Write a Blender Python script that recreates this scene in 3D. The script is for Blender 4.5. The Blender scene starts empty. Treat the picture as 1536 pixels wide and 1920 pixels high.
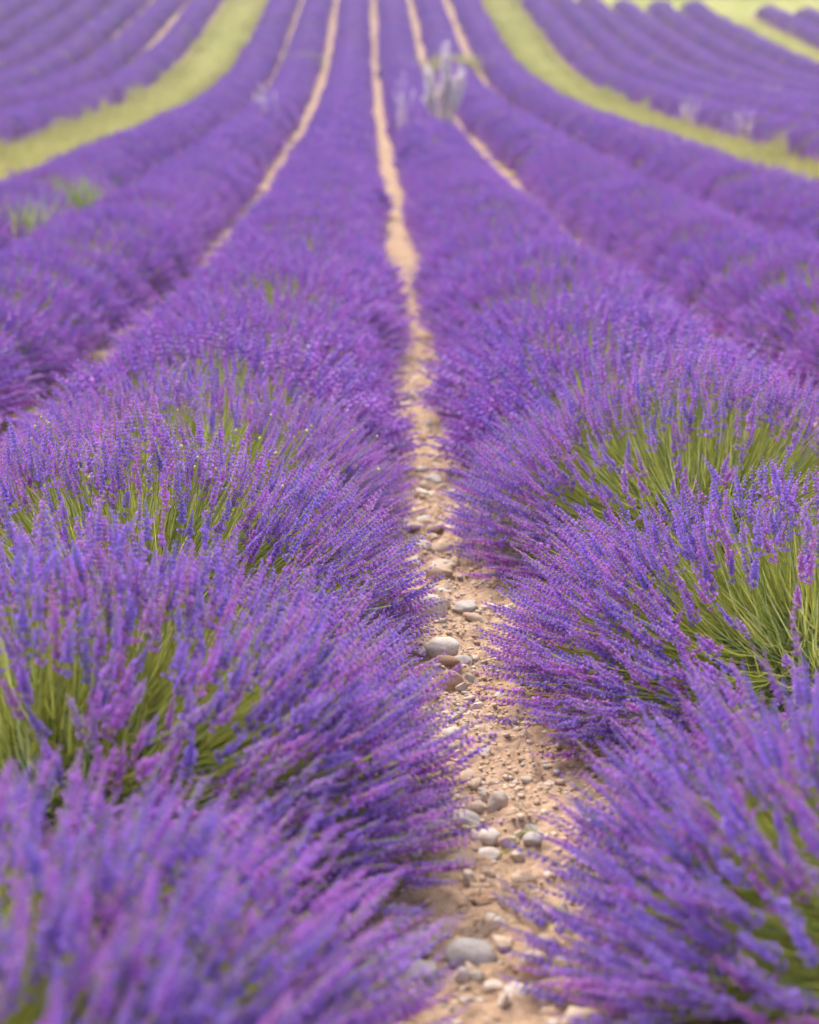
import bpy, math, random
import numpy as np
from mathutils import Vector, Matrix

R = math.radians
sc = bpy.context.scene
col = sc.collection

# ------------------------------------------------------------------ camera, sky, sun, exposure
CAM_H = 1.41
PITCH = 13.87
cam_d = bpy.data.cameras.new('camera')
cam = bpy.data.objects.new('camera', cam_d); col.objects.link(cam)
cam.location = (0, 0, CAM_H)
cam.rotation_euler = (R(90 - PITCH), 0, 0)
cam_d.sensor_fit = 'HORIZONTAL'; cam_d.sensor_width = 24.0
cam_d.lens = 24.0 * 2900 / 1536
cam_d.clip_start = 0.05; cam_d.clip_end = 1000
cam_d.dof.use_dof = True
cam_d.dof.focus_distance = 4.05
cam_d.dof.aperture_fstop = 1.75
sc.camera = cam

SUN_EL, SUN_AZ = 62.0, -28.0          # sun high, slightly ahead of the camera and a little to the left
world = bpy.data.worlds.new('World'); sc.world = world; world.use_nodes = True
wn = world.node_tree; wn.nodes.clear()
sky = wn.nodes.new('ShaderNodeTexSky'); sky.sky_type = 'NISHITA'; sky.sun_disc = False
sky.sun_elevation = R(SUN_EL); sky.sun_rotation = R(SUN_AZ); sky.dust_density = 3.0; sky.air_density = 1.0
bg = wn.nodes.new('ShaderNodeBackground'); bg.inputs['Strength'].default_value = 0.15
wo = wn.nodes.new('ShaderNodeOutputWorld')
wn.links.new(sky.outputs[0], bg.inputs[0]); wn.links.new(bg.outputs[0], wo.inputs[0])
sun_d = bpy.data.lights.new('sun', 'SUN'); sun_d.energy = 1.5; sun_d.angle = R(24); sun_d.color = (1.0, 0.95, 0.88)
sun = bpy.data.objects.new('sun', sun_d); col.objects.link(sun)
sdir = Vector((math.sin(R(SUN_AZ)) * math.cos(R(SUN_EL)), math.cos(R(SUN_AZ)) * math.cos(R(SUN_EL)), math.sin(R(SUN_EL))))
sun.rotation_euler = sdir.to_track_quat('Z', 'Y').to_euler()
sun.location = (0, 0, 30)
vs = sc.view_settings
vs.view_transform = 'Standard'; vs.look = 'None'; vs.gamma = 1.0; vs.use_curve_mapping = False
vs.exposure = 1.42
sc.cycles.max_bounces = 6; sc.cycles.diffuse_bounces = 4; sc.cycles.transmission_bounces = 4
sc.cycles.caustics_reflective = False; sc.cycles.caustics_refractive = False

# ------------------------------------------------------------------ helpers
rng = np.random.default_rng(7)
random.seed(7)

def hermite(xs, ys):
    xs = np.array(xs, float); ys = np.array(ys, float)
    d = np.diff(ys) / np.diff(xs); m = np.zeros(len(xs))
    m[1:-1] = (d[:-1] * np.diff(xs)[1:] + d[1:] * np.diff(xs)[:-1]) / (xs[2:] - xs[:-2]); m[0] = d[0]; m[-1] = d[-1]
    def f(x):
        x = np.asarray(x, float)
        i = np.clip(np.searchsorted(xs, x) - 1, 0, len(xs) - 2)
        h = xs[i + 1] - xs[i]; t = (x - xs[i]) / h
        tc = np.clip(t, 0, 1)
        v = ((2*tc**3 - 3*tc**2 + 1) * ys[i] + (tc**3 - 2*tc**2 + tc) * h * m[i] + (-2*tc**3 + 3*tc**2) * ys[i+1] + (tc**3 - tc**2) * h * m[i+1])
        return v + np.where(t > 1, (t - 1) * h * m[i+1], 0) + np.where(t < 0, t * h * m[i], 0)
    return f

ground_z = hermite([-20, 0, 8, 12, 18, 28, 42, 55.5, 79.5, 110, 200], [0, 0, 0, 0.03, 0.24, 0.82, 1.75, 3.1, 7.4, 13.5, 30])
path_x = hermite([-5, 2.3, 7.6, 12.1, 18.2, 27.9, 55.3, 79.4], [0.22, 0.135, 0.057, 0.0, -0.15, -0.41, -1.17, -1.78])
S = 1.8                                # row spacing

def sstep(t):
    t = np.clip(t, 0, 1); return t * t * (3 - 2 * t)
def G(x, y):                           # the slope lies a little lower towards the right
    return ground_z(y) - 1.3 * sstep((np.asarray(y, float) - 35) / 48) * sstep((np.asarray(x, float) - 3) / 9)
def gz(y, x=0.0): return float(G(x, y))
def px(y): return float(path_x(y))

def vnoise(x, y, seed=0):
    xi = np.floor(x).astype(np.int64); yi = np.floor(y).astype(np.int64)
    fx = x - xi; fy = y - yi
    def h(a, b):
        n = (a * 374761393 + b * 668265263 + seed * 1442695041) & 0xffffffff
        n = ((n ^ (n >> 13)) * 1274126177) & 0xffffffff
        return ((n ^ (n >> 16)) & 0xffff) / 65535.0
    u = fx * fx * (3 - 2 * fx); v = fy * fy * (3 - 2 * fy)
    return (h(xi, yi) * (1-u) + h(xi+1, yi) * u) * (1-v) + (h(xi, yi+1) * (1-u) + h(xi+1, yi+1) * u) * v

def tri_mesh(name, V, F, mi=None, mats=(), rnd=None, smooth=False):
    me = bpy.data.meshes.new(name)
    V = np.ascontiguousarray(V, np.float32); F = np.ascontiguousarray(F, np.int32)
    me.vertices.add(len(V)); me.vertices.foreach_set('co', V.ravel())
    me.loops.add(F.size); me.loops.foreach_set('vertex_index', F.ravel())
    me.polygons.add(len(F))
    k = F.shape[1]
    me.polygons.foreach_set('loop_start', np.arange(0, F.size, k, dtype=np.int32))
    try: me.polygons.foreach_set('loop_total', np.full(len(F), k, np.int32))
    except Exception: pass
    if mi is not None: me.polygons.foreach_set('material_index', np.ascontiguousarray(mi, np.int32))
    me.polygons.foreach_set('use_smooth', np.full(len(F), smooth, bool))
    for m in mats: me.materials.append(m)
    if rnd is not None:
        at = me.attributes.new('rnd', 'FLOAT', 'POINT'); at.data.foreach_set('value', np.ascontiguousarray(rnd, np.float32))
    me.update(calc_edges=True)
    return me

def obj(name, me, parent=None, label=None, cat=None, group=None, kind=None):
    o = bpy.data.objects.new(name, me); col.objects.link(o)
    if parent is not None: o.parent = parent
    if label: o['label'] = label
    if cat: o['category'] = cat
    if group: o['group'] = group
    if kind: o['kind'] = kind
    return o

# ------------------------------------------------------------------ materials
def mat(name):
    m = bpy.data.materials.new(name); m.use_nodes = True
    nt = m.node_tree; nt.nodes.clear()
    out = nt.nodes.new('ShaderNodeOutputMaterial')
    return m, nt, out

def node(nt, t, **kw):
    n = nt.nodes.new(t)
    for k, v in kw.items(): setattr(n, k, v)
    return n

def ramp(nt, stops, interp='LINEAR'):
    n = nt.nodes.new('ShaderNodeValToRGB'); cr = n.color_ramp; cr.interpolation = interp
    while len(cr.elements) < len(stops): cr.elements.new(0.5)
    for e, (p, c) in zip(cr.elements, stops):
        e.position = p; e.color = (*c, 1)
    return n

def leaf_mat(name, stops, trans=0.3, tint=0.25, rough=0.6, spec=0.2):
    """petal / stem material: colour picked per stalk by the rnd attribute plus the object's own random number"""
    m, nt, out = mat(name)
    L = nt.links.new
    at = node(nt, 'ShaderNodeAttribute', attribute_name='rnd')
    oi = node(nt, 'ShaderNodeObjectInfo')
    ad = node(nt, 'ShaderNodeMath', operation='MULTIPLY_ADD'); ad.inputs[1].default_value = tint
    L(oi.outputs['Random'], ad.inputs[0]); L(at.outputs['Fac'], ad.inputs[2])
    fr = node(nt, 'ShaderNodeMath', operation='PINGPONG'); fr.inputs[1].default_value = 1.0
    L(ad.outputs[0], fr.inputs[0])
    rp = ramp(nt, stops); L(fr.outputs[0], rp.inputs[0])
    bs = node(nt, 'ShaderNodeBsdfPrincipled'); bs.inputs['Roughness'].default_value = rough
    bs.inputs['Specular IOR Level'].default_value = spec
    L(rp.outputs[0], bs.inputs['Base Color'])
    tr = node(nt, 'ShaderNodeBsdfTranslucent'); L(rp.outputs[0], tr.inputs['Color'])
    mx = node(nt, 'ShaderNodeMixShader'); mx.inputs[0].default_value = trans
    L(bs.outputs[0], mx.inputs[1]); L(tr.outputs[0], mx.inputs[2]); L(mx.outputs[0], out.inputs[0])
    return m

M_COROLLA = leaf_mat('lavender_corolla', [(0, (.46, .28, .82)), (.25, (.55, .285, .81)), (.5, (.64, .275, .80)), (.78, (.73, .28, .78)), (1, (.68, .40, .82))], .4)
M_CALYX = leaf_mat('lavender_calyx', [(0, (.29, .195, .59)), (.3, (.39, .20, .59)), (.6, (.47, .19, .57)), (.85, (.52, .19, .56)), (.93, (.41, .26, .57)), (1, (.47, .35, .46))], .35)
M_STEM = leaf_mat('lavender_stem', [(0, (.48, .52, .10)), (.4, (.58, .60, .13)), (.75, (.68, .63, .18)), (1, (.42, .52, .26))], .5)
M_LEAF = leaf_mat('lavender_leaf', [(0, (.29, .33, .07)), (.5, (.37, .41, .10)), (1, (.44, .45, .15))], .4)
M_GRASS = leaf_mat('strip_grass', [(0, (.30, .34, .06)), (.35, (.40, .40, .085)), (.7, (.51, .45, .14)), (1, (.62, .49, .26))], .3)
M_WEED = leaf_mat('green_weed', [(0, (.22, .31, .08)), (.5, (.34, .41, .11)), (1, (.46, .47, .16))], .35)
M_STRAW = leaf_mat('dry_straw', [(0, (.58, .44, .32)), (.5, (.68, .54, .46)), (1, (.74, .58, .56))], .35)
M_PALEHEAD = leaf_mat('pale_seed_head', [(0, (.84, .74, .72)), (.5, (.88, .82, .80)), (1, (.86, .70, .71))], .55)
M_TWIG = leaf_mat('dry_twig', [(0, (.26, .18, .12)), (.5, (.40, .30, .20)), (1, (.48, .38, .26))], 0)
M_BUD = leaf_mat('yellow_bud', [(0, (.62, .56, .16)), (.5, (.66, .62, .30)), (1, (.70, .58, .42))], .2)

def soil_mat(name, warm=1.0):
    m, nt, out = mat(name); L = nt.links.new
    tc = node(nt, 'ShaderNodeTexCoord')
    n1 = node(nt, 'ShaderNodeTexNoise'); n1.inputs['Scale'].default_value = 2.2; n1.inputs['Detail'].default_value = 6; n1.inputs['Roughness'].default_value = .65
    n2 = node(nt, 'ShaderNodeTexNoise'); n2.inputs['Scale'].default_value = 38; n2.inputs['Detail'].default_value = 8; n2.inputs['Roughness'].default_value = .7
    n3 = node(nt, 'ShaderNodeTexVoronoi'); n3.inputs['Scale'].default_value = 60
    for n in (n1, n2, n3): L(tc.outputs['Object'], n.inputs['Vector'])
    r1 = ramp(nt, [(.25, (.36, .235, .145)), (.5, (.46, .31, .195)), (.75, (.54, .385, .265))]); L(n1.outputs['Fac'], r1.inputs[0])
    r2 = ramp(nt, [(.3, (.66, .63, .60)), (.5, (.95, .93, .9)), (.72, (1.2, 1.2, 1.2))]); L(n2.outputs['Fac'], r2.inputs[0])
    mx = node(nt, 'ShaderNodeMix', data_type='RGBA', blend_type='MULTIPLY'); mx.inputs[0].default_value = 1
    L(r1.outputs[0], mx.inputs[6]); L(r2.outputs[0], mx.inputs[7])
    bs = node(nt, 'ShaderNodeBsdfPrincipled'); bs.inputs['Roughness'].default_value = .95; bs.inputs['Specular IOR Level'].default_value = .1
    L(mx.outputs[2], bs.inputs['Base Color'])
    ah = node(nt, 'ShaderNodeMath', operation='MULTIPLY_ADD'); ah.inputs[1].default_value = -.5
    L(n3.outputs['Distance'], ah.inputs[0]); L(n2.outputs['Fac'], ah.inputs[2])
    bp = node(nt, 'ShaderNodeBump'); bp.inputs['Strength'].default_value = .8; bp.inputs['Distance'].default_value = .012
    L(ah.outputs[0], bp.inputs['Height']); L(bp.outputs[0], bs.inputs['Normal']); L(bs.outputs[0], out.inputs[0])
    return m
M_SOIL = soil_mat('dry_soil')

def stone_mat(name, a, b, c):
    m, nt, out = mat(name); L = nt.links.new
    tc = node(nt, 'ShaderNodeTexCoord'); oi = node(nt, 'ShaderNodeObjectInfo')
    va = node(nt, 'ShaderNodeVectorMath', operation='ADD'); L(tc.outputs['Object'], va.inputs[0])
    sc_ = node(nt, 'ShaderNodeMath', operation='MULTIPLY'); sc_.inputs[1].default_value = 40; L(oi.outputs['Random'], sc_.inputs[0]); L(sc_.outputs[0], va.inputs[1])
    n1 = node(nt, 'ShaderNodeTexNoise'); n1.inputs['Scale'].default_value = 1.3; n1.inputs['Detail'].default_value = 5; n1.inputs['Roughness'].default_value = .6
    n2 = node(nt, 'ShaderNodeTexNoise'); n2.inputs['Scale'].default_value = 9; n2.inputs['Detail'].default_value = 6; n2.inputs['Roughness'].default_value = .7
    L(va.outputs[0], n1.inputs['Vector']); L(va.outputs[0], n2.inputs['Vector'])
    ad = node(nt, 'ShaderNodeMath', operation='MULTIPLY_ADD'); ad.inputs[1].default_value = .35; ad.inputs[2].default_value = -.17
    L(oi.outputs['Random'], ad.inputs[0])
    ad2 = node(nt, 'ShaderNodeMath', operation='ADD'); L(n1.outputs['Fac'], ad2.inputs[0]); L(ad.outputs[0], ad2.inputs[1])
    r1 = ramp(nt, [(.3, a), (.52, b), (.72, c)]); L(ad2.outputs[0], r1.inputs[0])
    r2 = ramp(nt, [(.3, (.8, .79, .78)), (.6, (1.05, 1.05, 1.05))]); L(n2.outputs['Fac'], r2.inputs[0])
    mx = node(nt, 'ShaderNodeMix', data_type='RGBA', blend_type='MULTIPLY'); mx.inputs[0].default_value = 1
    L(r1.outputs[0], mx.inputs[6]); L(r2.outputs[0], mx.inputs[7])
    bs = node(nt, 'ShaderNodeBsdfPrincipled'); bs.inputs['Roughness'].default_value = .85; bs.inputs['Specular IOR Level'].default_value = .2
    L(mx.outputs[2], bs.inputs['Base Color'])
    bp = node(nt, 'ShaderNodeBump'); bp.inputs['Strength'].default_value = .5; bp.inputs['Distance'].default_value = .006
    L(n2.outputs['Fac'], bp.inputs['Height']); L(bp.outputs[0], bs.inputs['Normal']); L(bs.outputs[0], out.inputs[0])
    return m
def _w(c): return (c[0], c[1] * .985, c[2] * .9)
_sm = stone_mat
def stone_mat(n, a, b, c): return _sm(n, _w(a), _w(b), _w(c))
M_ST_TAN = stone_mat('tan_stone', (.46, .315, .215), (.55, .40, .295), (.60, .485, .39))
M_ST_GREY = stone_mat('grey_stone', (.42, .38, .35), (.50, .44, .40), (.56, .44, .34))
M_ST_PALE = stone_mat('pale_stone', (.58, .46, .36), (.66, .55, .46), (.64, .59, .55))
M_ST_RED = stone_mat('reddish_stone', (.36, .20, .12), (.43, .26, .16), (.48, .33, .22))

def grass_ground_mat(name):
    m, nt, out = mat(name); L = nt.links.new
    tc = node(nt, 'ShaderNodeTexCoord')
    n1 = node(nt, 'ShaderNodeTexNoise'); n1.inputs['Scale'].default_value = .9; n1.inputs['Detail'].default_value = 6; n1.inputs['Roughness'].default_value = .65
    n2 = node(nt, 'ShaderNodeTexNoise'); n2.inputs['Scale'].default_value = 14; n2.inputs['Detail'].default_value = 6
    L(tc.outputs['Object'], n1.inputs['Vector']); L(tc.outputs['Object'], n2.inputs['Vector'])
    r1 = ramp(nt, [(.32, (.24, .27, .055)), (.46, (.36, .35, .085)), (.56, (.44, .40, .12)), (.68, (.54, .45, .23))]); L(n1.outputs['Fac'], r1.inputs[0])
    r2 = ramp(nt, [(.3, (.7, .7, .7)), (.7, (1.15, 1.15, 1.15))]); L(n2.outputs['Fac'], r2.inputs[0])
    mx = node(nt, 'ShaderNodeMix', data_type='RGBA', blend_type='MULTIPLY'); mx.inputs[0].default_value = 1
    L(r1.outputs[0], mx.inputs[6]); L(r2.outputs[0], mx.inputs[7])
    bs = node(nt, 'ShaderNodeBsdfPrincipled'); bs.inputs['Roughness'].default_value = 1; bs.inputs['Specular IOR Level'].default_value = .05
    L(mx.outputs[2], bs.inputs['Base Color'])
    bp = node(nt, 'ShaderNodeBump'); bp.inputs['Strength'].default_value = .8; bp.inputs['Distance'].default_value = .05
    L(n2.outputs['Fac'], bp.inputs['Height']); L(bp.outputs[0], bs.inputs['Normal']); L(bs.outputs[0], out.inputs[0])
    return m
M_GRASSGROUND = grass_ground_mat('grass_ground')

# ------------------------------------------------------------------ the ground
def sheet(xs_of_y, ys, nx, dz, zfun=None):
    """grid from xs_of_y(y)->(x0,x1)"""
    V = []
    t = np.linspace(0, 1, nx)
    X = np.empty((len(ys), nx)); Y = np.repeat(ys[:, None], nx, 1)
    for i, y in enumerate(ys):
        a, b = xs_of_y(y); X[i] = a + (b - a) * t
    Z = G(X, Y) + dz
    if zfun is not None: Z = Z + zfun(X, Y)
    V = np.stack([X, Y, Z], -1).reshape(-1, 3)
    i = np.arange(len(ys) - 1)[:, None] * nx + np.arange(nx - 1)[None]
    i = i.ravel()
    F = np.stack([i, i + 1, i + nx + 1, i + nx], 1)
    return V, F

ys = np.concatenate([np.linspace(-12, 20, 65), np.linspace(21, 110, 90), np.linspace(115, 260, 15)])
V, F = sheet(lambda y: (-140, 140), ys, 81, -0.03, lambda X, Y: .03 * (vnoise(X * .7, Y * .7, 3) - .5))
obj('ground', tri_mesh('ground', V, F, None, [M_SOIL], smooth=True), kind='structure')

def path_relief(X, Y):
    c = X - path_x(Y)
    z = .035 * (vnoise(X * 4, Y * 3, 11) - .5) + .028 * (vnoise(X * 11, Y * 11, 12) - .5) + .024 * (vnoise(X * 29, Y * 29, 13) - .5)
    cl = vnoise(X * 45, Y * 45, 14); cl2 = vnoise(X * 80, Y * 80, 15)
    msk = vnoise(X * 3, Y * 3, 16)
    z += .026 * np.clip(cl - .42, 0, 1) * np.clip(msk * 2 - .3, .2, 1.5) + .009 * (cl2 - .5)
    return z - .02 * np.exp(-(c / .18) ** 2) * 0 + .02 * np.clip(np.abs(c) - .15, 0, .4)
ysp = np.concatenate([np.arange(1.4, 7.0, .0085), np.arange(7.0, 16, .03)])
V, F = sheet(lambda y: (px(y) - .62, px(y) + .62), ysp, 150, 0.0, path_relief)
stony_path = obj('stony_path', tri_mesh('stony_path', V, F, None, [M_SOIL], smooth=True), kind='structure')
def path_z(x, y): return float(ground_z(y) + path_relief(np.array([x]), np.array([y]))[0])

def row_x(k, y):                       # centre line of row slot k (1 = first row right of the path, -1 = first row left)
    return px(y) + S * (k - .5 if k > 0 else k + .5) + (.14 if k == -3 else 0)
def slot_edges(k, y):
    a = px(y) + S * (k - 1 if k > 0 else k); return a, a + S + (.22 if k == -4 else 0)
END = {}
def row_end(k):
    if k >= 12: return 85.0 - .9 * (k - 12)
    if k >= 5: return 88.5 - .3 * (k - 5)
    return 93.0

# grass strips between the blocks of rows, and the grass beyond the field
def strip(k, y0, y1, name):
    ys_ = np.arange(y0, y1, .5)
    V, F = sheet(lambda y: slot_edges(k, y), ys_, 13, 0.02, lambda X, Y: .05 * (vnoise(X * 1.5, Y * 1.5, 21) - .5))
    return obj(name, tri_mesh(name, V, F, None, [M_GRASSGROUND], smooth=True), kind='structure')
strip(-4, 14, 94, 'grass_strip_left'); strip(4, 14, 94, 'grass_strip_right'); strip(11, 50, 94, 'grass_strip_far_right')
def hx(y):
    # headland: begins behind the row ends on the right
    return (px(y) + S * 3.2, 139)
ysh = np.concatenate([np.arange(85.5, 93, .5), np.linspace(93, 250, 40)])
V, F = sheet(lambda y: hx(y) if y < 93 else (-139, 139), ysh, 60, 0.045, lambda X, Y: .05 * (vnoise(X * .5, Y * .5, 22) - .5))
obj('grass_headland', tri_mesh('grass_headland', V, F, None, [M_GRASSGROUND], smooth=True), kind='structure')

# ------------------------------------------------------------------ lavender stalks
def frame_rot(dirs, ups):
    z = dirs / np.linalg.norm(dirs, axis=1, keepdims=True)
    x = ups - (ups * z).sum(1, keepdims=True) * z
    x /= np.maximum(np.linalg.norm(x, axis=1, keepdims=True), 1e-6)
    y = np.cross(z, x)
    return np.stack([x, y, z], 2)       # columns

def make_stalk(rg, lod):
    """unit stalk: base at the origin, mean direction +Z, total length 1, bends towards +X near the tip. returns V,F(tri),mi"""
    V = []; F = []; MI = []
    SP = rg.uniform(.18, .26)            # share of the length that carries flowers
    bend = rg.uniform(.10, .30)
    def ax(t): return np.array([bend * (t * t - t) * 2.0 + .0 , .02 * math.sin(3 * t + SP * 30) * t, t])
    def tube(pts, r, sides, m):
        b = len(V)
        for i, p in enumerate(pts):
            for s in range(sides):
                a = 2 * math.pi * s / sides
                V.append(p + np.array([math.cos(a) * r[i], math.sin(a) * r[i], 0]))
        for i in range(len(pts) - 1):
            for s in range(sides):
                a0 = b + i * sides + s; a1 = b + i * sides + (s + 1) % sides
                F.append((a0, a1, a1 + sides)); F.append((a0, a1 + sides, a0 + sides)); MI.extend((m, m))
    t0 = 1 - SP
    if lod == 0:
        ts = [0, .25, .5, t0, .98]; tube([ax(t) for t in ts], [.0052, .005, .0045, .004, .002], 3, 0)
        n = rg.integers(9, 12)
        for w in range(n):
            f = (w / (n - 1)) ** .88
            t = t0 + SP * f
            if w == 0: t -= .03
            c = ax(min(t, 1.0)); wr = .0172 * (1.12 - .76 * f ** 1.5) * rg.uniform(.85, 1.15)
            nf = 6 if f < .4 else 5 if f < .8 else 4
            ph = rg.uniform(0, 6.28)
            for j in range(nf):
                a = ph + 6.283 * j / nf + rg.normal(0, .18)
                o = np.array([math.cos(a), math.sin(a), 0]); sd = np.array([-math.sin(a), math.cos(a), 0])
                up = np.array([0, 0, 1.0])
                lean = rg.uniform(.8, 1.5) + .9 * f
                d = o + up * lean; d /= np.linalg.norm(d)
                Lc = wr * rg.uniform(1.15, 1.6)
                e = c + d * Lc
                h = Lc * .26
                nrm = np.cross(sd, d)
                mid = c + d * Lc * .6
                b = len(V)
                V.extend([c, mid + sd * h, mid - sd * h, mid + nrm * h * .9, e])
                F.extend([(b, b+1, b+3), (b, b+3, b+2), (b+1, b+4, b+3), (b+3, b+4, b+2)]); MI.extend((1, 1, 1, 1))
                if rg.random() < .62:      # open flower: two small lips
                    b = len(V); q = Lc * rg.uniform(.28, .46)
                    od = o * .8 + up * .5
                    V.extend([e - d * q * .2, e + sd * q + od * q * .5, e + up * q * .9 + o * q * .35, e - sd * q + od * q * .5, e + o * q * 1.0 - up * q * .35])
                    F.extend([(b, b+1, b+2), (b, b+2, b+3), (b, b+4, b+1), (b, b+3, b+4)]); MI.extend((2, 2, 2, 2))
    elif lod == 1:
        ts = [0, .45, t0 + .02]; tube([ax(t) for t in ts], [.0055, .005, .0045], 3, 0)
        n = 5
        for w in range(n):
            f = w / (n - 1); t = t0 + SP * (.05 + .85 * f); c = ax(t)
            r = .027 * (1.1 - .66 * f) * rg.uniform(.85, 1.15); hh = SP * .17
            b = len(V); ph = rg.uniform(0, 6.28)
            V.append(c - np.array([0, 0, hh * .7]))
            for s in range(4):
                a = ph + 1.5708 * s
                rr = r * rg.uniform(.7, 1.25)
                V.append(c + np.array([math.cos(a) * rr, math.sin(a) * rr, hh * rg.uniform(-.1, .5)]))
            V.append(c + np.array([0, 0, hh * .9]))
            for s in range(4):
                F.append((b, b + 1 + (s + 1) % 4, b + 1 + s)); MI.append(1)
                F.append((b + 5, b + 1 + s, b + 1 + (s + 1) % 4)); MI.append(2 if rg.random() < .48 else 1)
    else:
        b = len(V); c0 = ax(.0); c1 = ax(t0)
        w = np.array([0, .008, 0])
        V.extend([c0 - w, c0 + w, c1 + w, c1 - w]); F.extend([(b, b+1, b+2), (b, b+2, b+3)]); MI.extend((0, 0))
        b = len(V); r = .034
        V.append(ax(t0 - .03))
        for s in range(4):
            a = 1.5708 * s + .5; V.append(ax(t0 + SP * .38) + np.array([math.cos(a) * r, math.sin(a) * r, 0]))
        V.append(ax(1.0))
        for s in range(4):
            F.append((b, b + 1 + (s + 1) % 4, b + 1 + s)); F.append((b + 5, b + 1 + s, b + 1 + (s + 1) % 4))
            MI.extend((1, 2 if s == 1 else 1))
    return np.array(V), np.array(F, int), np.array(MI, int)

srg = np.random.default_rng(3)
STALKS = {l: [make_stalk(srg, l) for _ in range({0: 10, 1: 8, 2: 4}[l])] for l in (0, 1, 2)}
STALK_MATS = [M_STEM, M_CALYX, M_COROLLA]
STALK_MESH = [tri_mesh('flower_stalk', v, f, m, STALK_MATS) for v, f, m in STALKS[0]]

AX, AY, AZ = .82, .74, .58              # half width across the row, half length along it, height

def stalk_spots(rg, n, part=.9):
    """bases, tips of n stalks fanning out of a cushion; sparser on the sides that face along the row"""
    B = []; T = []
    while len(T) < n:
        m = n * 2
        ct = rg.random(m) ** .9; ph = rg.random(m) * 2 * math.pi
        st = np.sqrt(1 - ct * ct)
        d = np.stack([st * np.cos(ph), st * np.sin(ph), ct], 1)
        along = np.abs(d[:, 1])
        keep = rg.random(m) < 1 - part * sstep((along - .14) / .42) * (1 - sstep((np.abs(d[:, 0]) - .38) / .3))
        keep &= rg.random(m) < np.where(ct > .75, .8, 1)
        d = d[keep]; k = len(d)
        lump = .93 + .16 * vnoise(d[:, 0] * 3.1 + 7, d[:, 1] * 3.1 + d[:, 2] * 2 + 3, int(rg.integers(99)))
        rad = lump * (1 + rg.normal(0, .05, k) - np.abs(rg.normal(0, .06, k)))
        hyp = np.maximum(np.hypot(d[:, 0], d[:, 1]), 1e-4)
        sq = (np.abs(d[:, 0] / hyp) ** 3 + np.abs(d[:, 1] / hyp) ** 3) ** (-1 / 3)     # boxier than an ellipse seen from above
        tip = d * np.array([AX, AY, AZ]) * rad[:, None] * np.stack([sq, sq, np.ones(k)], 1) + np.array([0, 0, .045])
        tip += rg.normal(0, .012, (k, 3))
        tip[:, 2] = np.maximum(tip[:, 2], .06 + .08 * rg.random(k))
        base = d * np.array([AX * .36, AY * .33, AZ * .20]) + rg.normal(0, .035, (k, 3)) + np.array([0, 0, .09])
        base[:, 2] = np.maximum(base[:, 2], .03)
        B.extend(base); T.extend(tip)
    return np.array(B[:n]), np.array(T[:n])

def place_stalks(rg, B, T, lod, fat=1.0):
    D = T - B; Ln = np.linalg.norm(D, axis=1)
    ups = np.tile(np.array([0, 0, 1.0]), (len(D), 1)) + rg.normal(0, .25, D.shape)
    Rm = frame_rot(D, ups)
    var = rg.integers(0, len(STALKS[lod]), len(D)); rnd = rg.random(len(D))
    Vs = []; Fs = []; Ms = []; Rs = []; off = 0
    for v in range(len(STALKS[lod])):
        ix = np.where(var == v)[0]
        if not len(ix): continue
        v0, f0, m0 = STALKS[lod][v]
        # sideways sizes do not shrink with the stalk's length
        w = (rg.uniform(.40, .56, len(ix)) * fat)
        loc = np.stack([v0[None, :, 0] * w[:, None], v0[None, :, 1] * w[:, None], v0[None, :, 2] * Ln[ix][:, None]], 2)
        P = np.einsum('nij,nvj->nvi', Rm[ix], loc) + B[ix][:, None, :]
        Vs.append(P.reshape(-1, 3))
        Fs.append((f0[None] + (np.arange(len(ix)) * len(v0))[:, None, None] + off).reshape(-1, 3))
        Ms.append(np.tile(m0, len(ix))); Rs.append(np.repeat(rnd[ix], len(v0)))
        off += len(ix) * len(v0)
    return np.concatenate(Vs), np.concatenate(Fs), np.concatenate(Ms), np.concatenate(Rs)

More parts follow.
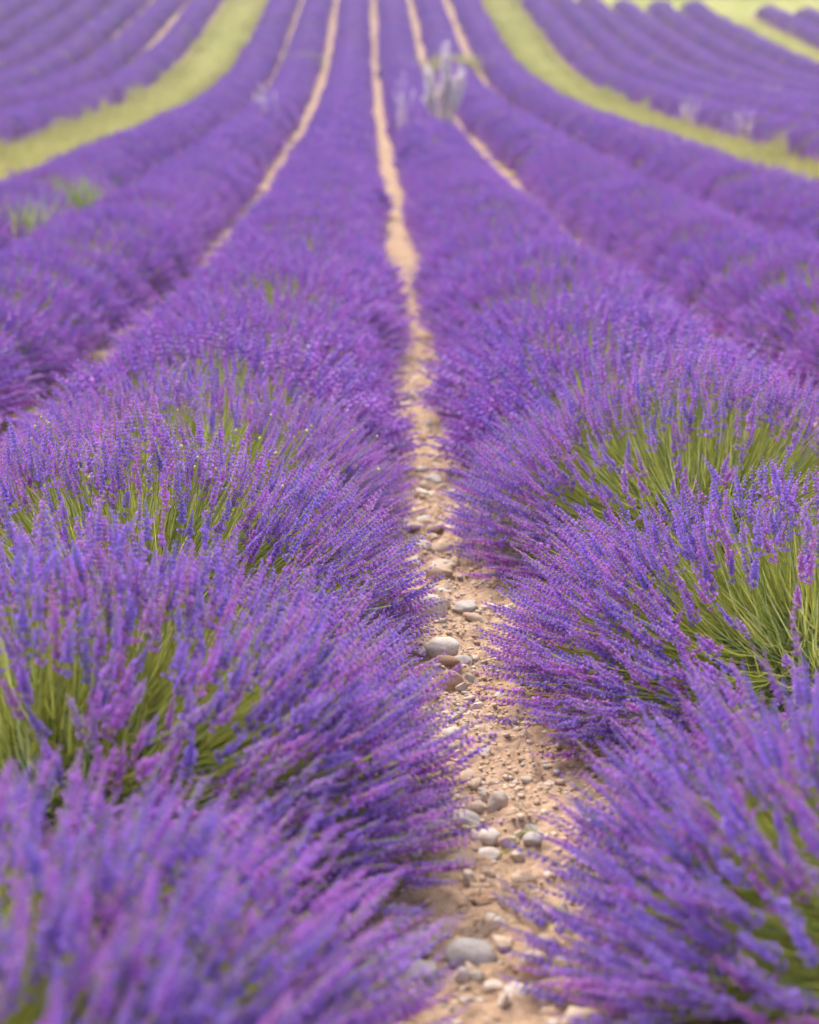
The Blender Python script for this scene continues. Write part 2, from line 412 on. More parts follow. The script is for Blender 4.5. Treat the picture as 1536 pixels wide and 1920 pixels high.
def foliage(rg, nleaf, lod, nstem=0):
    """grey-green leafy cushion: a lumpy inner dome and narrow upright leaves"""
    V = []; F = []
    nu, nv = (20, 7) if lod < 2 else (12, 4)
    for j in range(nv + 1):
        e = (math.pi / 2) * j / nv
        for i in range(nu):
            a = 2 * math.pi * i / nu
            k = .86 + .28 * rg.random()
            V.append((math.cos(a) * math.cos(e) * AX * .52 * k, math.sin(a) * math.cos(e) * AY * .60 * k, .0 + math.sin(e) * AZ * .46 * k - (.03 if j == 0 else 0)))
    for j in range(nv):
        for i in range(nu):
            a = j * nu + i; b = j * nu + (i + 1) % nu
            F += [(a, b, b + nu), (a, b + nu, a + nu)]
    V = [np.array(v) for v in V]; Rr = [.2] * len(V)
    for _ in range(nleaf):
        ct = rg.random() ** .8; ph = rg.random() * 6.283; st = math.sqrt(1 - ct * ct)
        d = np.array([st * math.cos(ph), st * math.sin(ph), ct])
        p = d * np.array([AX * .46, AY * .52, AZ * .42])
        g = d + np.array([0, 0, .5]) + rg.normal(0, .35, 3); g /= np.linalg.norm(g)
        s = np.cross(g, rg.normal(0, 1, 3)); s /= np.linalg.norm(s)
        l = rg.uniform(.07, .17); w = rg.uniform(.004, .008)
        b = len(V); V += [p - s * w * .5, p + s * w * .5, p + g * l * .55 + s * w, p + g * l * .5 - s * w, p + g * l]
        F += [(b, b+1, b+2), (b, b+2, b+3), (b+3, b+2, b+4)]; Rr += [rg.random()] * 5
    mi = [0] * len(F)
    for _ in range(nstem):               # green stems whose flowers have gone or are still to come
        ct = rg.random() ** .75; ph = rg.random() * 6.283; st = math.sqrt(1 - ct * ct)
        d = np.array([st * math.cos(ph), st * math.sin(ph), ct])
        p = d * np.array([AX * .38, AY * .38, AZ * .25]) + np.array([0, 0, .06]) + rg.normal(0, .03, 3); p[2] = max(p[2], .03)
        q = d * np.array([AX, AY, AZ]) * rg.uniform(.66, .95) + rg.normal(0, .025, 3); q[2] = max(q[2], .05)
        g = q - p; s = np.cross(g, rg.normal(0, 1, 3)); s *= .0024 / np.linalg.norm(s)
        mm = (p + q) / 2 - np.array([0, 0, .02])
        b = len(V); V += [p - s, p + s, mm + s, mm - s, q]
        F += [(b, b+1, b+2), (b, b+2, b+3), (b+3, b+2, b+4)]; mi += [1, 1, 1]; Rr += [rg.random()] * 5
    return tri_mesh('foliage', np.array(V), np.array(F, int), mi, [M_LEAF, M_STEM], Rr)

BUSH = {0: [], 1: [], 2: []}
for lod, cnt, n, nl, ns, fat, part in ((0, 3, 1150, 1500, 3600, 1.0, .9), (1, 3, 1450, 700, 2300, 1.05, .55), (2, 4, 950, 160, 700, 1.12, .1)):
    for v in range(cnt):
        rg = np.random.default_rng(100 * lod + v + 11)
        B, T = stalk_spots(rg, n, part)
        Vv, Ff, Mm, Rn = place_stalks(rg, B, T, lod, fat)
        BUSH[lod].append((tri_mesh('flower_stalks', Vv, Ff, Mm, STALK_MATS, Rn), foliage(rg, nl, lod, ns)))

rg = np.random.default_rng(71)
B, T = stalk_spots(rg, 1650, .45)
Vv, Ff, Mm, Rn = place_stalks(rg, B, T, 0, 1.0)
FULL = (tri_mesh('flower_stalks', Vv, Ff, Mm, STALK_MATS, Rn), foliage(rg, 1200, 0, 3000))

def slope(y): return math.atan2(gz(y + .5) - gz(y - .5), 1.0)
ORD = ['nearest', 'second nearest', 'third', 'fourth', 'fifth', 'sixth', 'seventh', 'eighth', 'ninth', 'tenth', 'eleventh', 'twelfth']

def place_bush(o, x, y, rg, sx=1.0):
    o.location = (x, y, gz(y) - .01)
    o.rotation_euler = (slope(y), 0, rg.normal(0, .06) + (math.pi if rg.random() < .5 else 0))

def full_bush(x, y, lod, label, group, seed, parts=0, full=False):
    rg = np.random.default_rng(seed)
    root = obj('lavender_bush', None, label=label, cat='lavender bush', group=group)
    place_bush(root, x, y, rg)
    fx = -1 if rg.random() < .5 else 1
    s = rg.uniform(.96, 1.05)
    root.scale = (s * rg.uniform(.98, 1.03) * (1 if y < 7 or abs(x) < 1.3 else .89), s, s * rg.uniform(.94, 1.06))
    st, fo = FULL if full else BUSH[lod][seed % len(BUSH[lod])]
    a = obj('flower_stalks', st, root, kind='stuff'); a.scale = (fx, 1, 1)
    b = obj('foliage', fo, root); b.scale = (fx, 1, 1)
    if parts:
        # the stalks that show largest, each one an object
        B, T = stalk_spots(rg, parts * 5)
        root_m = Matrix.Translation(root.location) @ root.rotation_euler.to_matrix().to_4x4() @ Matrix.Diagonal((*root.scale, 1))
        sel = []
        cv = Vector((0, 0, CAM_H))
        for b_, t_ in zip(B, T):
            w = root_m @ Vector(t_)
            n = (root_m.to_3x3() @ Vector((t_[0] / AX**2, t_[1] / AY**2, t_[2] / AZ**2)))
            p = w - cv
            zc = p.y * math.cos(R(PITCH)) - p.z * math.sin(R(PITCH)); u = 2900 * p.x / zc
            vv = -2900 * (p.y * math.sin(R(PITCH)) + p.z * math.cos(R(PITCH))) / zc
            if zc < .3 or abs(u) > 790 or abs(vv) > 980: continue
            if n.dot(-p) < 0: continue
            sel.append((zc, b_, t_))
        sel = sel[:parts]
        for zc, b_, t_ in sel:
            d = Vector(t_ - b_); L_ = d.length
            Rm = frame_rot((t_ - b_)[None], np.array([[0, 0, 1.0]]) + rg.normal(0, .25, (1, 3)))[0]
            w = rg.uniform(.42, .56)
            m4 = Matrix.Translation(Vector(b_)) @ Matrix(Rm.tolist()).to_4x4() @ Matrix.Diagonal((w, w, L_, 1))
            o = bpy.data.objects.new('flower_stalk', STALK_MESH[int(rg.integers(len(STALK_MESH)))]); col.objects.link(o)
            o.parent = root; o.matrix_local = m4
    return root

side = {1: 'right', -1: 'left'}
def near_row(k, ylist, desc):
    for i, y in enumerate(ylist):
        rg = np.random.default_rng(900 + k * 31 + i)
        x = row_x(k, y) + rg.normal(0, .02) + (-.02 if k == 1 and y < 3 else .05 if k == 1 and y < 4.6 else .06 if k == -1 and 2 < y < 3.5 else 0)
        lod = 0 if y < 6.2 else 1
        np_ = 0
        if abs(k) == 1 and y < 6: np_ = 200
        lab = desc % ORD[i]
        full_bush(x, y, lod, lab, 'lavender bushes of the near rows', 50 + i * 7 + (k + 10) * 3, np_, k == -1 and y < 3.5)
L1 = [0.6, 1.75, 2.95, 4.15, 5.35, 6.5, 7.6, 8.7, 9.8, 10.9, 12.0, 13.1]
R1 = [1.0, 2.35, 3.75, 5.15, 6.4, 7.55, 8.65, 9.75, 10.85, 11.95, 13.05]
near_row(-1, L1[1:], '%s purple lavender bush along the left edge of the stony path')
near_row(1, R1[1:], '%s purple lavender bush along the right edge of the stony path')
full_bush(row_x(1, R1[0]), R1[0], 0, 'lavender bush mostly cut off by the bottom right corner of the picture', 'lavender bushes of the near rows', 50)
near_row(-2, [6.4, 7.5, 8.6, 9.7, 10.8, 11.9, 13.0], '%s lavender bush in view in the second row left of the stony path')
near_row(2, [6.2, 7.3, 8.4, 9.5, 10.6, 11.7, 12.8], '%s lavender bush in view in the second row right of the stony path')

# the rows where the bushes grow together into one hedge
NUM = {1: 'first', 2: 'second', 3: 'third', 5: 'first', 6: 'second', 7: 'third', 8: 'fourth', 9: 'fifth', 10: 'sixth', 11: 'seventh', 12: 'eighth', 13: 'ninth', 14: 'tenth'}
def far_row(k, y0):
    sd = side[1 if k > 0 else -1]; a = abs(k)
    if a == 1: lab = f'purple lavender row touching the {sd} side of the stony path, running uphill'
    elif a == 2: lab = f'long purple lavender row, second {sd} of the stony path'
    elif a == 3: lab = f'purple lavender row along the near edge of the {sd} grass strip'
    elif k >= 12: lab = f'lavender row in the far right corner, {"first" if k == 12 else "second" if k == 13 else "third"} beyond the far grass track'
    else: lab = f'{NUM[a]} purple lavender row beyond the {sd} grass strip'
    wx = .92 if a == 1 else .87 if a <= 3 else .80
    root = obj('lavender_row', None, label=lab, cat='lavender row', group='lavender rows running uphill')
    root.location = (row_x(k, y0), y0, gz(y0, row_x(k, y0)))
    rg = np.random.default_rng(4000 + k)
    y = y0
    while y < row_end(k):
        lod = 1 if y < 24 else 2
        st, fo = BUSH[lod][int(rg.integers(len(BUSH[lod])))]
        o = obj('bush', st, root)
        x = row_x(k, y) + rg.normal(0, .03)
        o.location = (x - root.location.x, y - root.location.y, gz(y, x) - .01 - root.location.z)
        o.rotation_euler = (slope(y), 0, rg.normal(0, .08) + (math.pi if rg.random() < .5 else 0))
        s = rg.uniform(.95, 1.06); fx = -1 if rg.random() < .5 else 1
        o.scale = (s * fx * wx, s * 1.08, s * rg.uniform(.95, 1.08))
        f = obj('foliage', fo, o)
        y += rg.uniform(.80, .94)
for k in list(range(-14, 0)) + list(range(1, 15)):
    if k in (-4, 4, 11): continue
    # start where the row enters the view, with a margin
    xc = abs(k) * S - S / 2
    y0 = {-1: 14.4, 1: 14.25, -2: 14.2, 2: 14.0}.get(k, max(10.0, (xc - 2.6) / .265))
    if y0 > row_end(k) - 4: continue
    far_row(k, y0)

# ------------------------------------------------------------------ grass blades, weeds, straw
def blades(rg, P, hmin, hmax, w, lean=.5, seg=2):
    n = len(P)
    h = rg.uniform(hmin, hmax, n); a = rg.random(n) * 6.283; ln = np.abs(rg.normal(0, lean, n))
    d = np.stack([np.cos(a) * ln, np.sin(a) * ln, np.zeros(n)], 1)
    s = np.stack([-np.sin(a + rg.normal(0, .8, n)), np.cos(a), np.zeros(n)], 1) * w * rg.uniform(.6, 1.3, n)[:, None]
    up = np.array([0, 0, 1.0])
    mid = P + (d * .35 + up * .6) * h[:, None]; tip = P + (d + up * .95) * h[:, None]
    V = np.stack([P - s, P + s, mid + s * .8, mid - s * .8, tip], 1).reshape(-1, 3)
    b = np.arange(n)[:, None] * 5
    F = np.concatenate([b + [0, 1, 2], b + [0, 2, 3], b + [3, 2, 4]], 0)
    return V, F, np.repeat(rg.random(n), 5)

def strip_blades(k, y0, y1, n, name, label):
    rg = np.random.default_rng(600 + k)
    y = y0 + (y1 - y0) * rg.random(n) ** 1.3
    t = rg.beta(.8, .8, n)
    x = path_x(y) + S * (k - 1 if k > 0 else k) + (S + (.2 if k == -4 else 0)) * t
    keep = vnoise(x * 1.4, y * 1.4, 5) > .3 * rg.random(n)
    x, y, t = x[keep], y[keep], t[keep]
    P = np.stack([x, y, G(x, y)], 1)
    V, F, Rn = blades(rg, P, .05, .20, .006, .6)
    edge = np.repeat(np.abs(t - .5) * 2, 5)
    zz = V[:, 2] - np.repeat(P[:, 2], 5)
    tuft = np.repeat(sstep((vnoise(P[:, 0] * 1.1 + 9, P[:, 1] * .8, 41) - .52) / .25), 5)   # taller tufts along the edges
    V[:, 2] += zz * (.7 + 2.2 * tuft) * edge ** 2
    obj(name, tri_mesh(name, V, F, None, [M_GRASS], Rn), label=label, cat='grass', kind='stuff')
strip_blades(-4, 15, 88, 60000, 'grass', 'yellow-green grass of the strip between the lavender rows on the left')
strip_blades(4, 15, 84, 60000, 'grass', 'yellow-green grass of the strip between the lavender rows on the right')
strip_blades(11, 52, 83, 14000, 'grass', 'grass of the track in the far right corner of the field')

def weed(name, k, y, dx, label, n, h0, h1, m, cat, spread=.25, z=.0, w=.006, heads=None, lean=.4, sub='blades'):
    rg = np.random.default_rng(abs(hash((k, round(y * 10), round(dx * 100)))) % 9999)
    root = obj(name, None, label=label, cat=cat, group='weeds among the rows')
    root.location = (row_x(k, y) + dx, y, gz(y, row_x(k, y)) + z)
    P = rg.normal(0, spread, (n, 3)); P[:, 2] = 0
    V, F, Rn = blades(rg, P, h0, h1, w, lean)
    obj(sub, tri_mesh(sub, V, F, None, [m], Rn), root)
    if heads:
        tips = V.reshape(-1, 5, 3)[:, 4]; mids = V.reshape(-1, 5, 3)[:, 3]
        HV = []; HF = []; HR = []
        for t_, m_ in zip(tips, mids):
            d = t_ - m_; d /= np.linalg.norm(d)
            for q in range(heads[2]):
                c = t_ - d * rg.uniform(0, heads[1])
                b = len(HV); r = heads[0] * rg.uniform(.6, 1.2)
                e = rg.normal(0, 1, 3); e /= np.linalg.norm(e)
                s_ = np.cross(d, e); s_ /= np.linalg.norm(s_) + 1e-6
                HV += [c, c + s_ * r + d * r, c + d * r * 2.4, c - s_ * r + d * r]; HF += [(b, b+1, b+2), (b, b+2, b+3)]; HR += [rg.random()] * 4
        obj('seed_heads', tri_mesh('seed_heads', np.array(HV), np.array(HF), None, [M_PALEHEAD], HR), root, kind='stuff')
    return root

def plumes(k, y, dx, label, seed):
    rg = np.random.default_rng(seed)
    root = obj('dry_grass_tussock', None, label=label, cat='dry grass', group='weeds among the rows')
    root.location = (row_x(k, y) + dx, y, gz(y, row_x(k, y)) + .15)
    SV = []; SF = []; SR = []
    for px_, py_, h, w in ((-.34, .05, 1.45, .8), (-.40, -.1, 1.0, .7), (.0, .0, 1.85, 1.5), (.10, .1, 1.5, 1.2), (.36, -.05, 1.35, 1.0), (-.06, .1, 1.2, 1.0), (.2, -.1, 1.0, .6)):
        HV = []; HF = []; HR = []
        for i in range(int(9 * w) + 3):
            b0 = np.array([px_ * .3, py_ * .4, 0]) + rg.normal(0, .03, 3) * [1, 1, 0]
            t0 = np.array([px_, py_, h * rg.uniform(.8, 1.05)]) + rg.normal(0, .04, 3)
            m0 = b0 * .55 + t0 * .45 + np.array([-px_ * .12, 0, .05])
            s_ = np.array([.013, 0, 0]); b = len(SV)
            SV += [b0 - s_, b0 + s_, m0 + s_ * .8, m0 - s_ * .8, t0]; SF += [(b, b+1, b+2), (b, b+2, b+3), (b+3, b+2, b+4)]; SR += [rg.random()] * 5
            d = t0 - m0; ln = np.linalg.norm(d); d /= ln
            for q in range(64):
                u = rg.random() ** .7; c = t0 - d * ln * .85 * u; r = .020 + .028 * u * (1 - u) * 3
                e = rg.normal(0, 1, 3); s2 = np.cross(d, e); s2 /= np.linalg.norm(s2)
                b = len(HV); HV += [c, c + (s2 * .8 + d) * r, c + d * r * 2.2 + s2 * r * 1.4, c + (d * 1.4) * r]; HF += [(b, b+1, b+2), (b, b+2, b+3)]; HR += [rg.random()] * 4
        obj('plume', tri_mesh('plume', np.array(HV), np.array(HF), None, [M_PALEHEAD], HR), root)
    obj('stems', tri_mesh('stems', np.array(SV), np.array(SF), None, [M_STRAW], SR), root)
plumes(1, 32.6, .35, 'tall pale dry grass tussock rising from the row right of the path', 17)
weed('dry_grass_tussock', 1, 32.6, -.5, 'thin pinkish dry stalks left of the big pale tussock', 7, .9, 1.4, M_STRAW, 'dry grass', .08, .1, .01, (.024, .35, 8), .1)
weed('dry_grass_tussock', -2, 34.0, .15, 'few thin whitish dry stalks in the second row left of the path', 7, .8, 1.15, M_STRAW, 'dry grass', .18, .1, .012, (.026, .25, 10), .2)
weed('green_weed', -3, 18.6, .62, 'bright green weed clump in the row beside the left grass strip', 170, .3, .72, M_WEED, 'weed', .2, .05, .009)
weed('green_weed', -3, 15.6, .72, 'dark green weed clump at the left picture edge in the lavender row', 170, .3, .70, M_WEED, 'weed', .2, .05, .009)
weed('green_weed', -2, 58.5, .1, 'pale green weed patch near the top of the second row left', 150, .45, .8, M_GRASS, 'weed', .36, 0, .014)
weed('green_weed', 2, 56.0, .0, 'pale yellow-green weed patch crossing the second row right', 520, .5, 1.0, M_GRASS, 'weed', .42, 0, .02)
weed('green_weed', 1, 57.5, .1, 'faint green weed patch high in the first row right', 120, .4, .75, M_WEED, 'weed', .34, 0, .014)
weed('green_weed', -8, 49.0, .3, 'pale weed clump among the rows at the upper left, right one of two', 220, .5, 1.0, M_GRASS, 'weed', .34, 0, .02)
weed('green_weed', -9, 47.6, .1, 'yellowish weed clump among the rows at the upper left, left one of two', 220, .5, .95, M_GRASS, 'weed', .32, 0, .02)
for i, (k, y, dx, lab) in enumerate([
        (5, 38.0, -.7, 'pinkish dry tuft at the far edge of the right grass strip'),
        (5, 32.5, -.8, 'straw-coloured tuft beside the right grass strip, nearer one'),
        (7, 47.0, .0, 'small pink dry tuft in the third row beyond the right grass strip'),
        (6, 33.0, .1, 'small pale tuft in the second row beyond the right grass strip'),
        (10, 58.0, .3, 'pale dry tuft at the outer row by the far grass track')]):
    weed('dry_grass_tussock', k, y, dx, lab, 14, .35, .7, M_STRAW, 'dry grass', .14, .1, .012, (.02, .2, 5), .3)

# pale yellow buds of a weed that grows through the left bush
def bud_weed(x, y, z, n, label, seed):
    rg = np.random.default_rng(seed)
    root = obj('budding_weed', None, label=label, cat='weed', group='weeds among the rows'); root.location = (x, y, gz(y))
    SV = []; SF = []
    for i in range(n):
        a = rg.random() * 6.28; r = .42 * math.sqrt(rg.random())
        b0 = np.array([math.cos(a) * r * .5, math.sin(a) * r * .4, .2]); t0 = np.array([math.cos(a) * r * 1.5, math.sin(a) * r * .8, z + rg.uniform(-.06, .09) - r * .25])
        d = (t0 - b0); s = np.array([.0016, 0, 0]); s2 = np.array([0, .0016, 0])
        b = len(SV); SV += [b0 - s, b0 + s, b0 + s2, t0 - s, t0 + s, t0 + s2]
        for p, q in ((0, 1), (1, 2), (2, 0)): SF += [(b+p, b+q, b+q+3), (b+p, b+q+3, b+p+3)]
        V, F = BUD_V * rg.uniform(.0035, .006) * np.array([1, 1, 1.35]) + t0, BUD_F
        o = obj('bud', tri_mesh('bud', V - t0, F, None, [M_BUD], smooth=True), root); o.location = t0
    obj('stems', tri_mesh('stems', np.array(SV), np.array(SF), None, [M_STEM]), root)

def ico(sub):
    import bmesh
    bm = bmesh.new(); bmesh.ops.create_icosphere(bm, subdivisions=sub, radius=1.0)
    bm.verts.ensure_lookup_table()
    V = np.array([v.co[:] for v in bm.verts]); F = np.array([[v.index for v in f.verts] for f in bm.faces]); bm.free()
    return V, F
BUD_V, BUD_F = ico(1)
bud_weed(row_x(-1, 4.2) + .1, 4.2, .64, 34, 'pale yellow round buds on thin stems among the left lavender bushes', 5)

# ------------------------------------------------------------------ stones
def rock(rg, sub, rough=.22, cuts=13):
    V, F = ico(sub)
    # facet with a few random cutting planes, then lumps
    for _ in range(cuts):
        n = rg.normal(0, 1, 3); n /= np.linalg.norm(n); c = rg.uniform(.5, .88) if cuts > 10 else rg.uniform(.66, .95)
        d = V @ n; V = V - np.clip(d - c, 0, None)[:, None] * n * (.97 if cuts > 10 else .8)
    s1, s2 = rg.integers(0, 999, 2)
    k = 1 + rough * (vnoise(V[:, 0] * 1.7 + V[:, 2] * 1.1 + 20, V[:, 1] * 1.7 - V[:, 2] * .8 + 20, int(s1)) - .5) + rough * .35 * (vnoise(V[:, 0] * 5 + V[:, 2] * 3 + 50, V[:, 1] * 5 + V[:, 2] * 4 + 50, int(s2)) - .5)
    return V * k[:, None], F

def ground_point(u, v):                 # where a picture point lies on the near, flat path (metres)
    a = (v - 960) / 2900; p = R(PITCH)
    zc = CAM_H / (math.sin(p) + a * math.cos(p))
    return (u - 768) / 2900 * zc, zc * (math.cos(p) - a * math.sin(p)), zc / 2900
MS = {'tan': M_ST_TAN, 'grey': M_ST_GREY, 'pale': M_ST_PALE, 'red': M_ST_RED}
STONES = [  # picture x, y of the foot, width, height in picture pixels, turn, kind, label
    (880, 1800, 92, 54, -12, 'grey', 'large rounded boulder with grey top and tan foot, lying front left on the path'),
    (1000, 1838, 66, 66, 20, 'tan', 'large tan boulder at the foot of the front right lavender'),
    (867, 1838, 28, 30, 10, 'pale', 'small white stone just below the large grey-topped boulder'),
    (899, 1838, 34, 22, -30, 'pale', 'small pale stone right of the white stone below the boulder'),
    (925, 1852, 44, 20, 0, 'pale', 'flat cream stone below the large boulder, between it and tan boulder'),
    (966, 1876, 52, 26, -35, 'pale', 'long slanting cream stone at the bottom of the path'),
    (1024, 1870, 46, 34, 10, 'tan', 'broad tan stone half under lavender at the bottom right of path'),
    (944, 1900, 28, 30, 80, 'pale', 'upright cream stone at the very bottom of the path'),
    (868, 1548, 70, 34, -10, 'grey', 'oblong stone with grey top mid-path'),
    (933, 1532, 44, 46, 40, 'tan', 'smooth round tan stone touching the right lavender'),
    (897, 1530, 42, 20, 8, 'tan', 'flat tan stone left of the smooth round one'),
    (845, 1556, 26, 24, 0, 'tan', 'small tan stone under the left end of the oblong grey stone'),
    (826, 1552, 24, 18, 20, 'pale', 'small pale stone left of the oblong grey stone'),
    (836, 1522, 26, 18, 0, 'grey', 'small grey stone behind the oblong stone'),
    (912, 1582, 56, 26, -20, 'pale', 'long pale stone in the middle of the path below the oblong one'),
    (955, 1592, 36, 20, 12, 'tan', 'rounded tan stone right of the long pale stone'),
    (975, 1580, 24, 18, 30, 'grey', 'small grey stone behind the rounded tan stone'),
    (997, 1573, 24, 16, -20, 'grey', 'small grey stone next to drooping lavender tips'),
    (912, 1606, 50, 20, 0, 'pale', 'flat cream stone in front of the long pale stone'),
    (970, 1606, 34, 18, -15, 'pale', 'wedge-shaped pale stone beside a green stalk'),
    (985, 1660, 46, 36, 0, 'tan', 'angular tan stone in a hollow, right half of path'),
    (880, 1655, 30, 38, 60, 'pale', 'pale stone with upright face, left half of the lower path'),
    (915, 1652, 26, 18, 0, 'tan', 'small tan stone between the pale upright and the angular one'),
    (1046, 1718, 40, 40, 30, 'grey', 'grey and tan stone behind lavender tips on the lower right'),
    (925, 1472, 30, 18, 0, 'tan', 'brownish stone by the right lavender above the smooth round one'),
    (905, 1500, 26, 22, 60, 'grey', 'small grey stone in the middle of the path above the flat tan one'),
    (843, 1283, 46, 40, 10, 'red', 'reddish brown stone under a single lavender tip'),
    (828, 1232, 66, 36, -18, 'pale', 'large pale flat-topped stone beside the left lavender'),
    (866, 1244, 42, 22, -20, 'grey', 'bluish grey stone above the reddish brown stone'),
    (880, 1272, 26, 24, 40, 'grey', 'small grey stone right of the reddish brown stone'),
    (866, 1288, 22, 18, 0, 'grey', 'tiny grey stone below the reddish brown stone'),
    (898, 1318, 32, 22, 25, 'pale', 'cream angular stone in the middle of the upper path'),
    (862, 1332, 22, 16, -10, 'pale', 'small white oval stone below the cream angular one'),
    (848, 1350, 26, 16, 0, 'grey', 'small grey oval stone left of the path centre'),
    (853, 1376, 52, 22, -30, 'pale', 'long flat slab stone lying slantwise in the dry soil'),
    (803, 1158, 66, 50, 0, 'pale', 'big cream boulder touching the left lavender'),
    (872, 1146, 46, 20, 8, 'grey', 'flat grey stone on the right of the big cream boulder'),
    (833, 1140, 30, 30, 0, 'tan', 'tan stone between the cream boulder and the flat grey stone'),
    (820, 1088, 50, 28, 0, 'tan', 'broad tan stone where the path narrows'),
    (836, 1112, 40, 22, 10, 'tan', 'tan stone in front of the broad one where path narrows'),
    (828, 1060, 44, 20, 0, 'grey', 'flat grey-beige stone behind the broad tan one'),
    (796, 1030, 40, 20, 0, 'pale', 'pale stone against the left lavender beyond the narrowing'),
    (806, 990, 36, 18, 10, 'tan', 'tan stone in the far middle of the path'),
    (790, 935, 34, 18, 0, 'pale', 'cream stone on the far path beside the left lavender'),
    (812, 905, 30, 16, 0, 'pale', 'cream stone on the far path beside the right lavender'),
]
for i, (u, v, w, h, rot, kd, lab) in enumerate(STONES):
    rg = np.random.default_rng(300 + i)
    x, y, m = ground_point(u, v)
    a = w * m * .56; c = h * m * .68; b = a * rg.uniform(.55, .8)
    V, F = rock(rg, 4, .22, 8 if w >= 42 else 11)
    V = V * np.array([a, b, c])
    o = obj('stone', tri_mesh('stone', V / a, F, None, [MS[kd]], smooth=True), label=lab, cat='stone', group='stones on the path')
    o.scale = (a, a, a)
    o.location = (x, y + b * .6, path_z(x, y + b * .6) + c * .22)
    o.rotation_euler = (rg.normal(0, .08), R(rot * .25), R(rot))

# smaller stones bedded in the path
SV = []
for i in range(12):
    rg = np.random.default_rng(500 + i); V, F = rock(rg, 2, .3); SV.append((V, F))
SM = [[tri_mesh('small_stone', V, F, None, [m], smooth=True) for (V, F) in SV] for m in (M_ST_TAN, M_ST_PALE, M_ST_GREY, M_ST_RED)]
rg = np.random.default_rng(77)
for i in range(290):
    y = 2.2 + 7.5 * rg.random() ** 1.25
    x = px(y) + rg.normal(0, .15)
    r = .010 + .026 * rg.random() ** 2.0
    if y > 5: r *= 1.35
    o = bpy.data.objects.new('small_stone', SM[int(rg.choice(4, p=[.56, .34, .05, .05]))][int(rg.integers(12))]); col.objects.link(o)
    o.parent = stony_path
    o.scale = (r * rg.uniform(.9, 1.6), r, r * rg.uniform(.5, .85)); o.rotation_euler = (rg.normal(0, .2), rg.normal(0, .2), rg.random() * 6.28)
    o.location = (x, y, path_z(x, y) + r * .05)
# gravel: uncountable
def gravel(n, seed):
    rg = np.random.default_rng(seed); V0, F0 = ico(1)
    y = 1.8 + 9 * rg.random(n) ** 1.4; x = path_x(y) + rg.normal(0, .2, n)
    kp = vnoise(x * 5, y * 5, 31) > rg.random(n) * .8; x, y = x[kp], y[kp]; n = len(x)
    z = ground_z(y) + path_relief(x, y); r = .0025 + .0065 * rg.random(n) ** 2.5
    V = V0[None] * (1 + rg.normal(0, .16, (n, len(V0), 1))) * np.stack([r * rg.uniform(.8, 1.5, n), r * rg.uniform(.8, 1.5, n), r * .75], 1)[:, None, :] + np.stack([x, y, z + r * .2], 1)[:, None, :]
    F = (F0[None] + (np.arange(n) * len(V0))[:, None, None]).reshape(-1, 3)
    mi = np.repeat(rg.choice(3, n, p=[.62, .28, .10]), len(F0))
    o = obj('gravel', tri_mesh('gravel', V.reshape(-1, 3), F, mi, [M_ST_TAN, M_ST_PALE, M_ST_GREY], smooth=True), kind='stuff', label='fine tan gravel and clods strewn over the stony path', cat='gravel')
gravel(24000, 8)

# ------------------------------------------------------------------ straw and twigs on the path
def strand(pts, r, sides=4):
    pts = np.array(pts, float); V = []; F = []
    for i, p in enumerate(pts):
        t = pts[min(i + 1, len(pts) - 1)] - pts[max(i - 1, 0)]; t /= np.linalg.norm(t)
        a = np.cross(t, [0, 0, 1.0]); a /= np.linalg.norm(a) + 1e-9; b = np.cross(a, t)
        for s in range(sides):
            q = 6.283 * s / sides; V.append(p + (a * math.cos(q) + b * math.sin(q)) * r * (1 - .5 * i / len(pts)))
    for i in range(len(pts) - 1):
        for s in range(sides):
            a0 = i * sides + s; a1 = i * sides + (s + 1) % sides
            F += [(a0, a1, a1 + sides), (a0, a1 + sides, a0 + sides)]
    return np.array(V), np.array(F)
TW = [((922, 1685), (1000, 1735), .0035, 'straight pale straw stalk lying across the lower path', M_STRAW),
      ((860, 1700), (925, 1668), .003, 'brown dry twig slanting from the left lavender', M_TWIG),
      ((895, 1760), (960, 1815), .0035, 'dry brown stem lying behind the large grey-topped boulder', M_TWIG),
      ((940, 1665), (1000, 1712), .003, 'dark dry stem beside the straight pale straw stalk', M_TWIG),
      ((845, 1570), (905, 1572), .0025, 'thin dry twig under the oblong grey stone', M_TWIG),
      ((940, 1604), (1020, 1596), .0022, 'arched green lavender stalk fallen on the path', M_STEM),
      ((972, 1622), (974, 1650), .0025, 'short bleached stick by the angular tan stone', M_STRAW),
      ((880, 1228), (888, 1262), .002, 'thin upright dry twig by the bluish grey stone', M_TWIG),
      ((856, 1710), (930, 1712), .002, 'thin horizontal straw above the bare soil patch', M_STRAW)]
for i, (p, q, r, lab, m) in enumerate(TW):
    rg = np.random.default_rng(60 + i)
    x0, y0, _ = ground_point(*p); x1, y1, _ = ground_point(*q)
    pts = []
    for t in np.linspace(0, 1, 7):
        x = x0 + (x1 - x0) * t + rg.normal(0, .003); y = y0 + (y1 - y0) * t + rg.normal(0, .003)
        pts.append((x, y, path_z(x, y) + r + .008 + (.035 * math.sin(t * math.pi) if 'arched' in lab else 0)))
    o0 = np.array(pts[0]); V, F = strand(np.array(pts) - o0, r)
    o = obj('dry_twig' if m is not M_STEM else 'fallen_stalk', tri_mesh('twig', V, F, None, [m], smooth=True), label=lab, cat='twig', group='twigs on the path'); o.location = o0
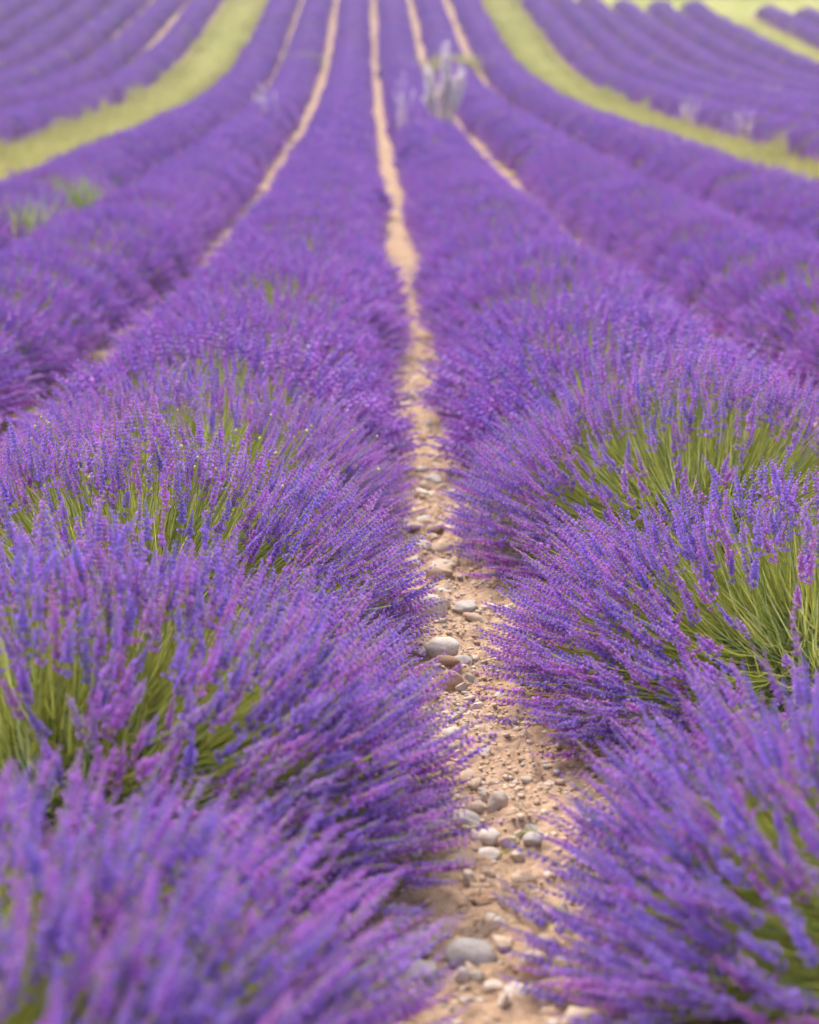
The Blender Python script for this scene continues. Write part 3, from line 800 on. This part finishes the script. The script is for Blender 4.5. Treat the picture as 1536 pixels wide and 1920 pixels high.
def straw_tuft(u, v, n, l, label, seed, m, ang):
    rg = np.random.default_rng(seed); x, y, _ = ground_point(u, v)
    Vs = []; Fs = []; off = 0
    for i in range(n):
        a = ang + rg.normal(0, .5); L_ = l * rg.uniform(.5, 1.1); e = rg.uniform(.05, .5)
        b0 = np.array([rg.normal(0, .015), rg.normal(0, .015), .012])
        pts = [b0 + np.array([math.cos(a) * t * L_, math.sin(a) * t * L_, e * L_ * t * (1.4 - t)]) + rg.normal(0, .003, 3) for t in np.linspace(0, 1, 5)]
        V, F = strand(pts, rg.uniform(.0012, .0024), 3); Vs.append(V); Fs.append(F + off); off += len(V)
    o = obj('straw_tuft', tri_mesh('straw_tuft', np.concatenate(Vs), np.concatenate(Fs), None, [m]), label=label, cat='straw', group='straw on the path')
    o.location = (x, y, path_z(x, y))
straw_tuft(1085, 1625, 46, .17, 'brown dry straw tuft at the foot of the right lavender', 1, M_TWIG, -.9)
straw_tuft(950, 1680, 22, .10, 'loose heap of thin grey-brown dry stems mid-path', 2, M_TWIG, -.6)
straw_tuft(880, 1752, 16, .10, 'sparse dark dry stems behind the large boulder', 3, M_TWIG, .2)

def litter(n, seed):
    rg = np.random.default_rng(seed); Vs = []; Fs = []; off = 0; Rr = []
    for i in range(n):
        y = 2.2 + 4.5 * rg.random() ** 1.3; x = px(y) + rg.normal(0, .2); a = rg.random() * 6.28; L_ = rg.uniform(.02, .09)
        pts = []
        for t in (0, .5, 1):
            xx = x + math.cos(a) * L_ * t + rg.normal(0, .002); yy = y + math.sin(a) * L_ * t
            pts.append((xx, yy, path_z(xx, yy) + .005))
        V, F = strand(pts, rg.uniform(.0008, .0016), 3); Vs.append(V); Fs.append(F + off); off += len(V); Rr += [rg.random()] * len(V)
    obj('straw_litter', tri_mesh('straw_litter', np.concatenate(Vs), np.concatenate(Fs), None, [M_TWIG], Rr), label='bits of dry straw strewn over the stony path', cat='straw', kind='stuff')
litter(320, 4)

# ------------------------------------------------------------------ the air over the field
def haze_box(x0, x1, y0, y1, z0, z1):
    V = np.array([(x, y, z) for z in (z0, z1) for y in (y0, y1) for x in (x0, x1)], float)
    F = np.array([(0, 2, 3, 1), (4, 5, 7, 6), (0, 1, 5, 4), (2, 6, 7, 3), (0, 4, 6, 2), (1, 3, 7, 5)])
    m, nt, out = mat('haze')
    v = node(nt, 'ShaderNodeVolumePrincipled'); v.inputs['Color'].default_value = (.80, .87, 1, 1); v.inputs['Density'].default_value = HAZE
    nt.links.new(v.outputs[0], out.inputs['Volume'])
    obj('haze', tri_mesh('haze', V, F, None, [m]), kind='stuff')
HAZE = .0014
haze_box(-160, 160, -20, 280, -3, 60)
sc.cycles.volume_bounces = 0
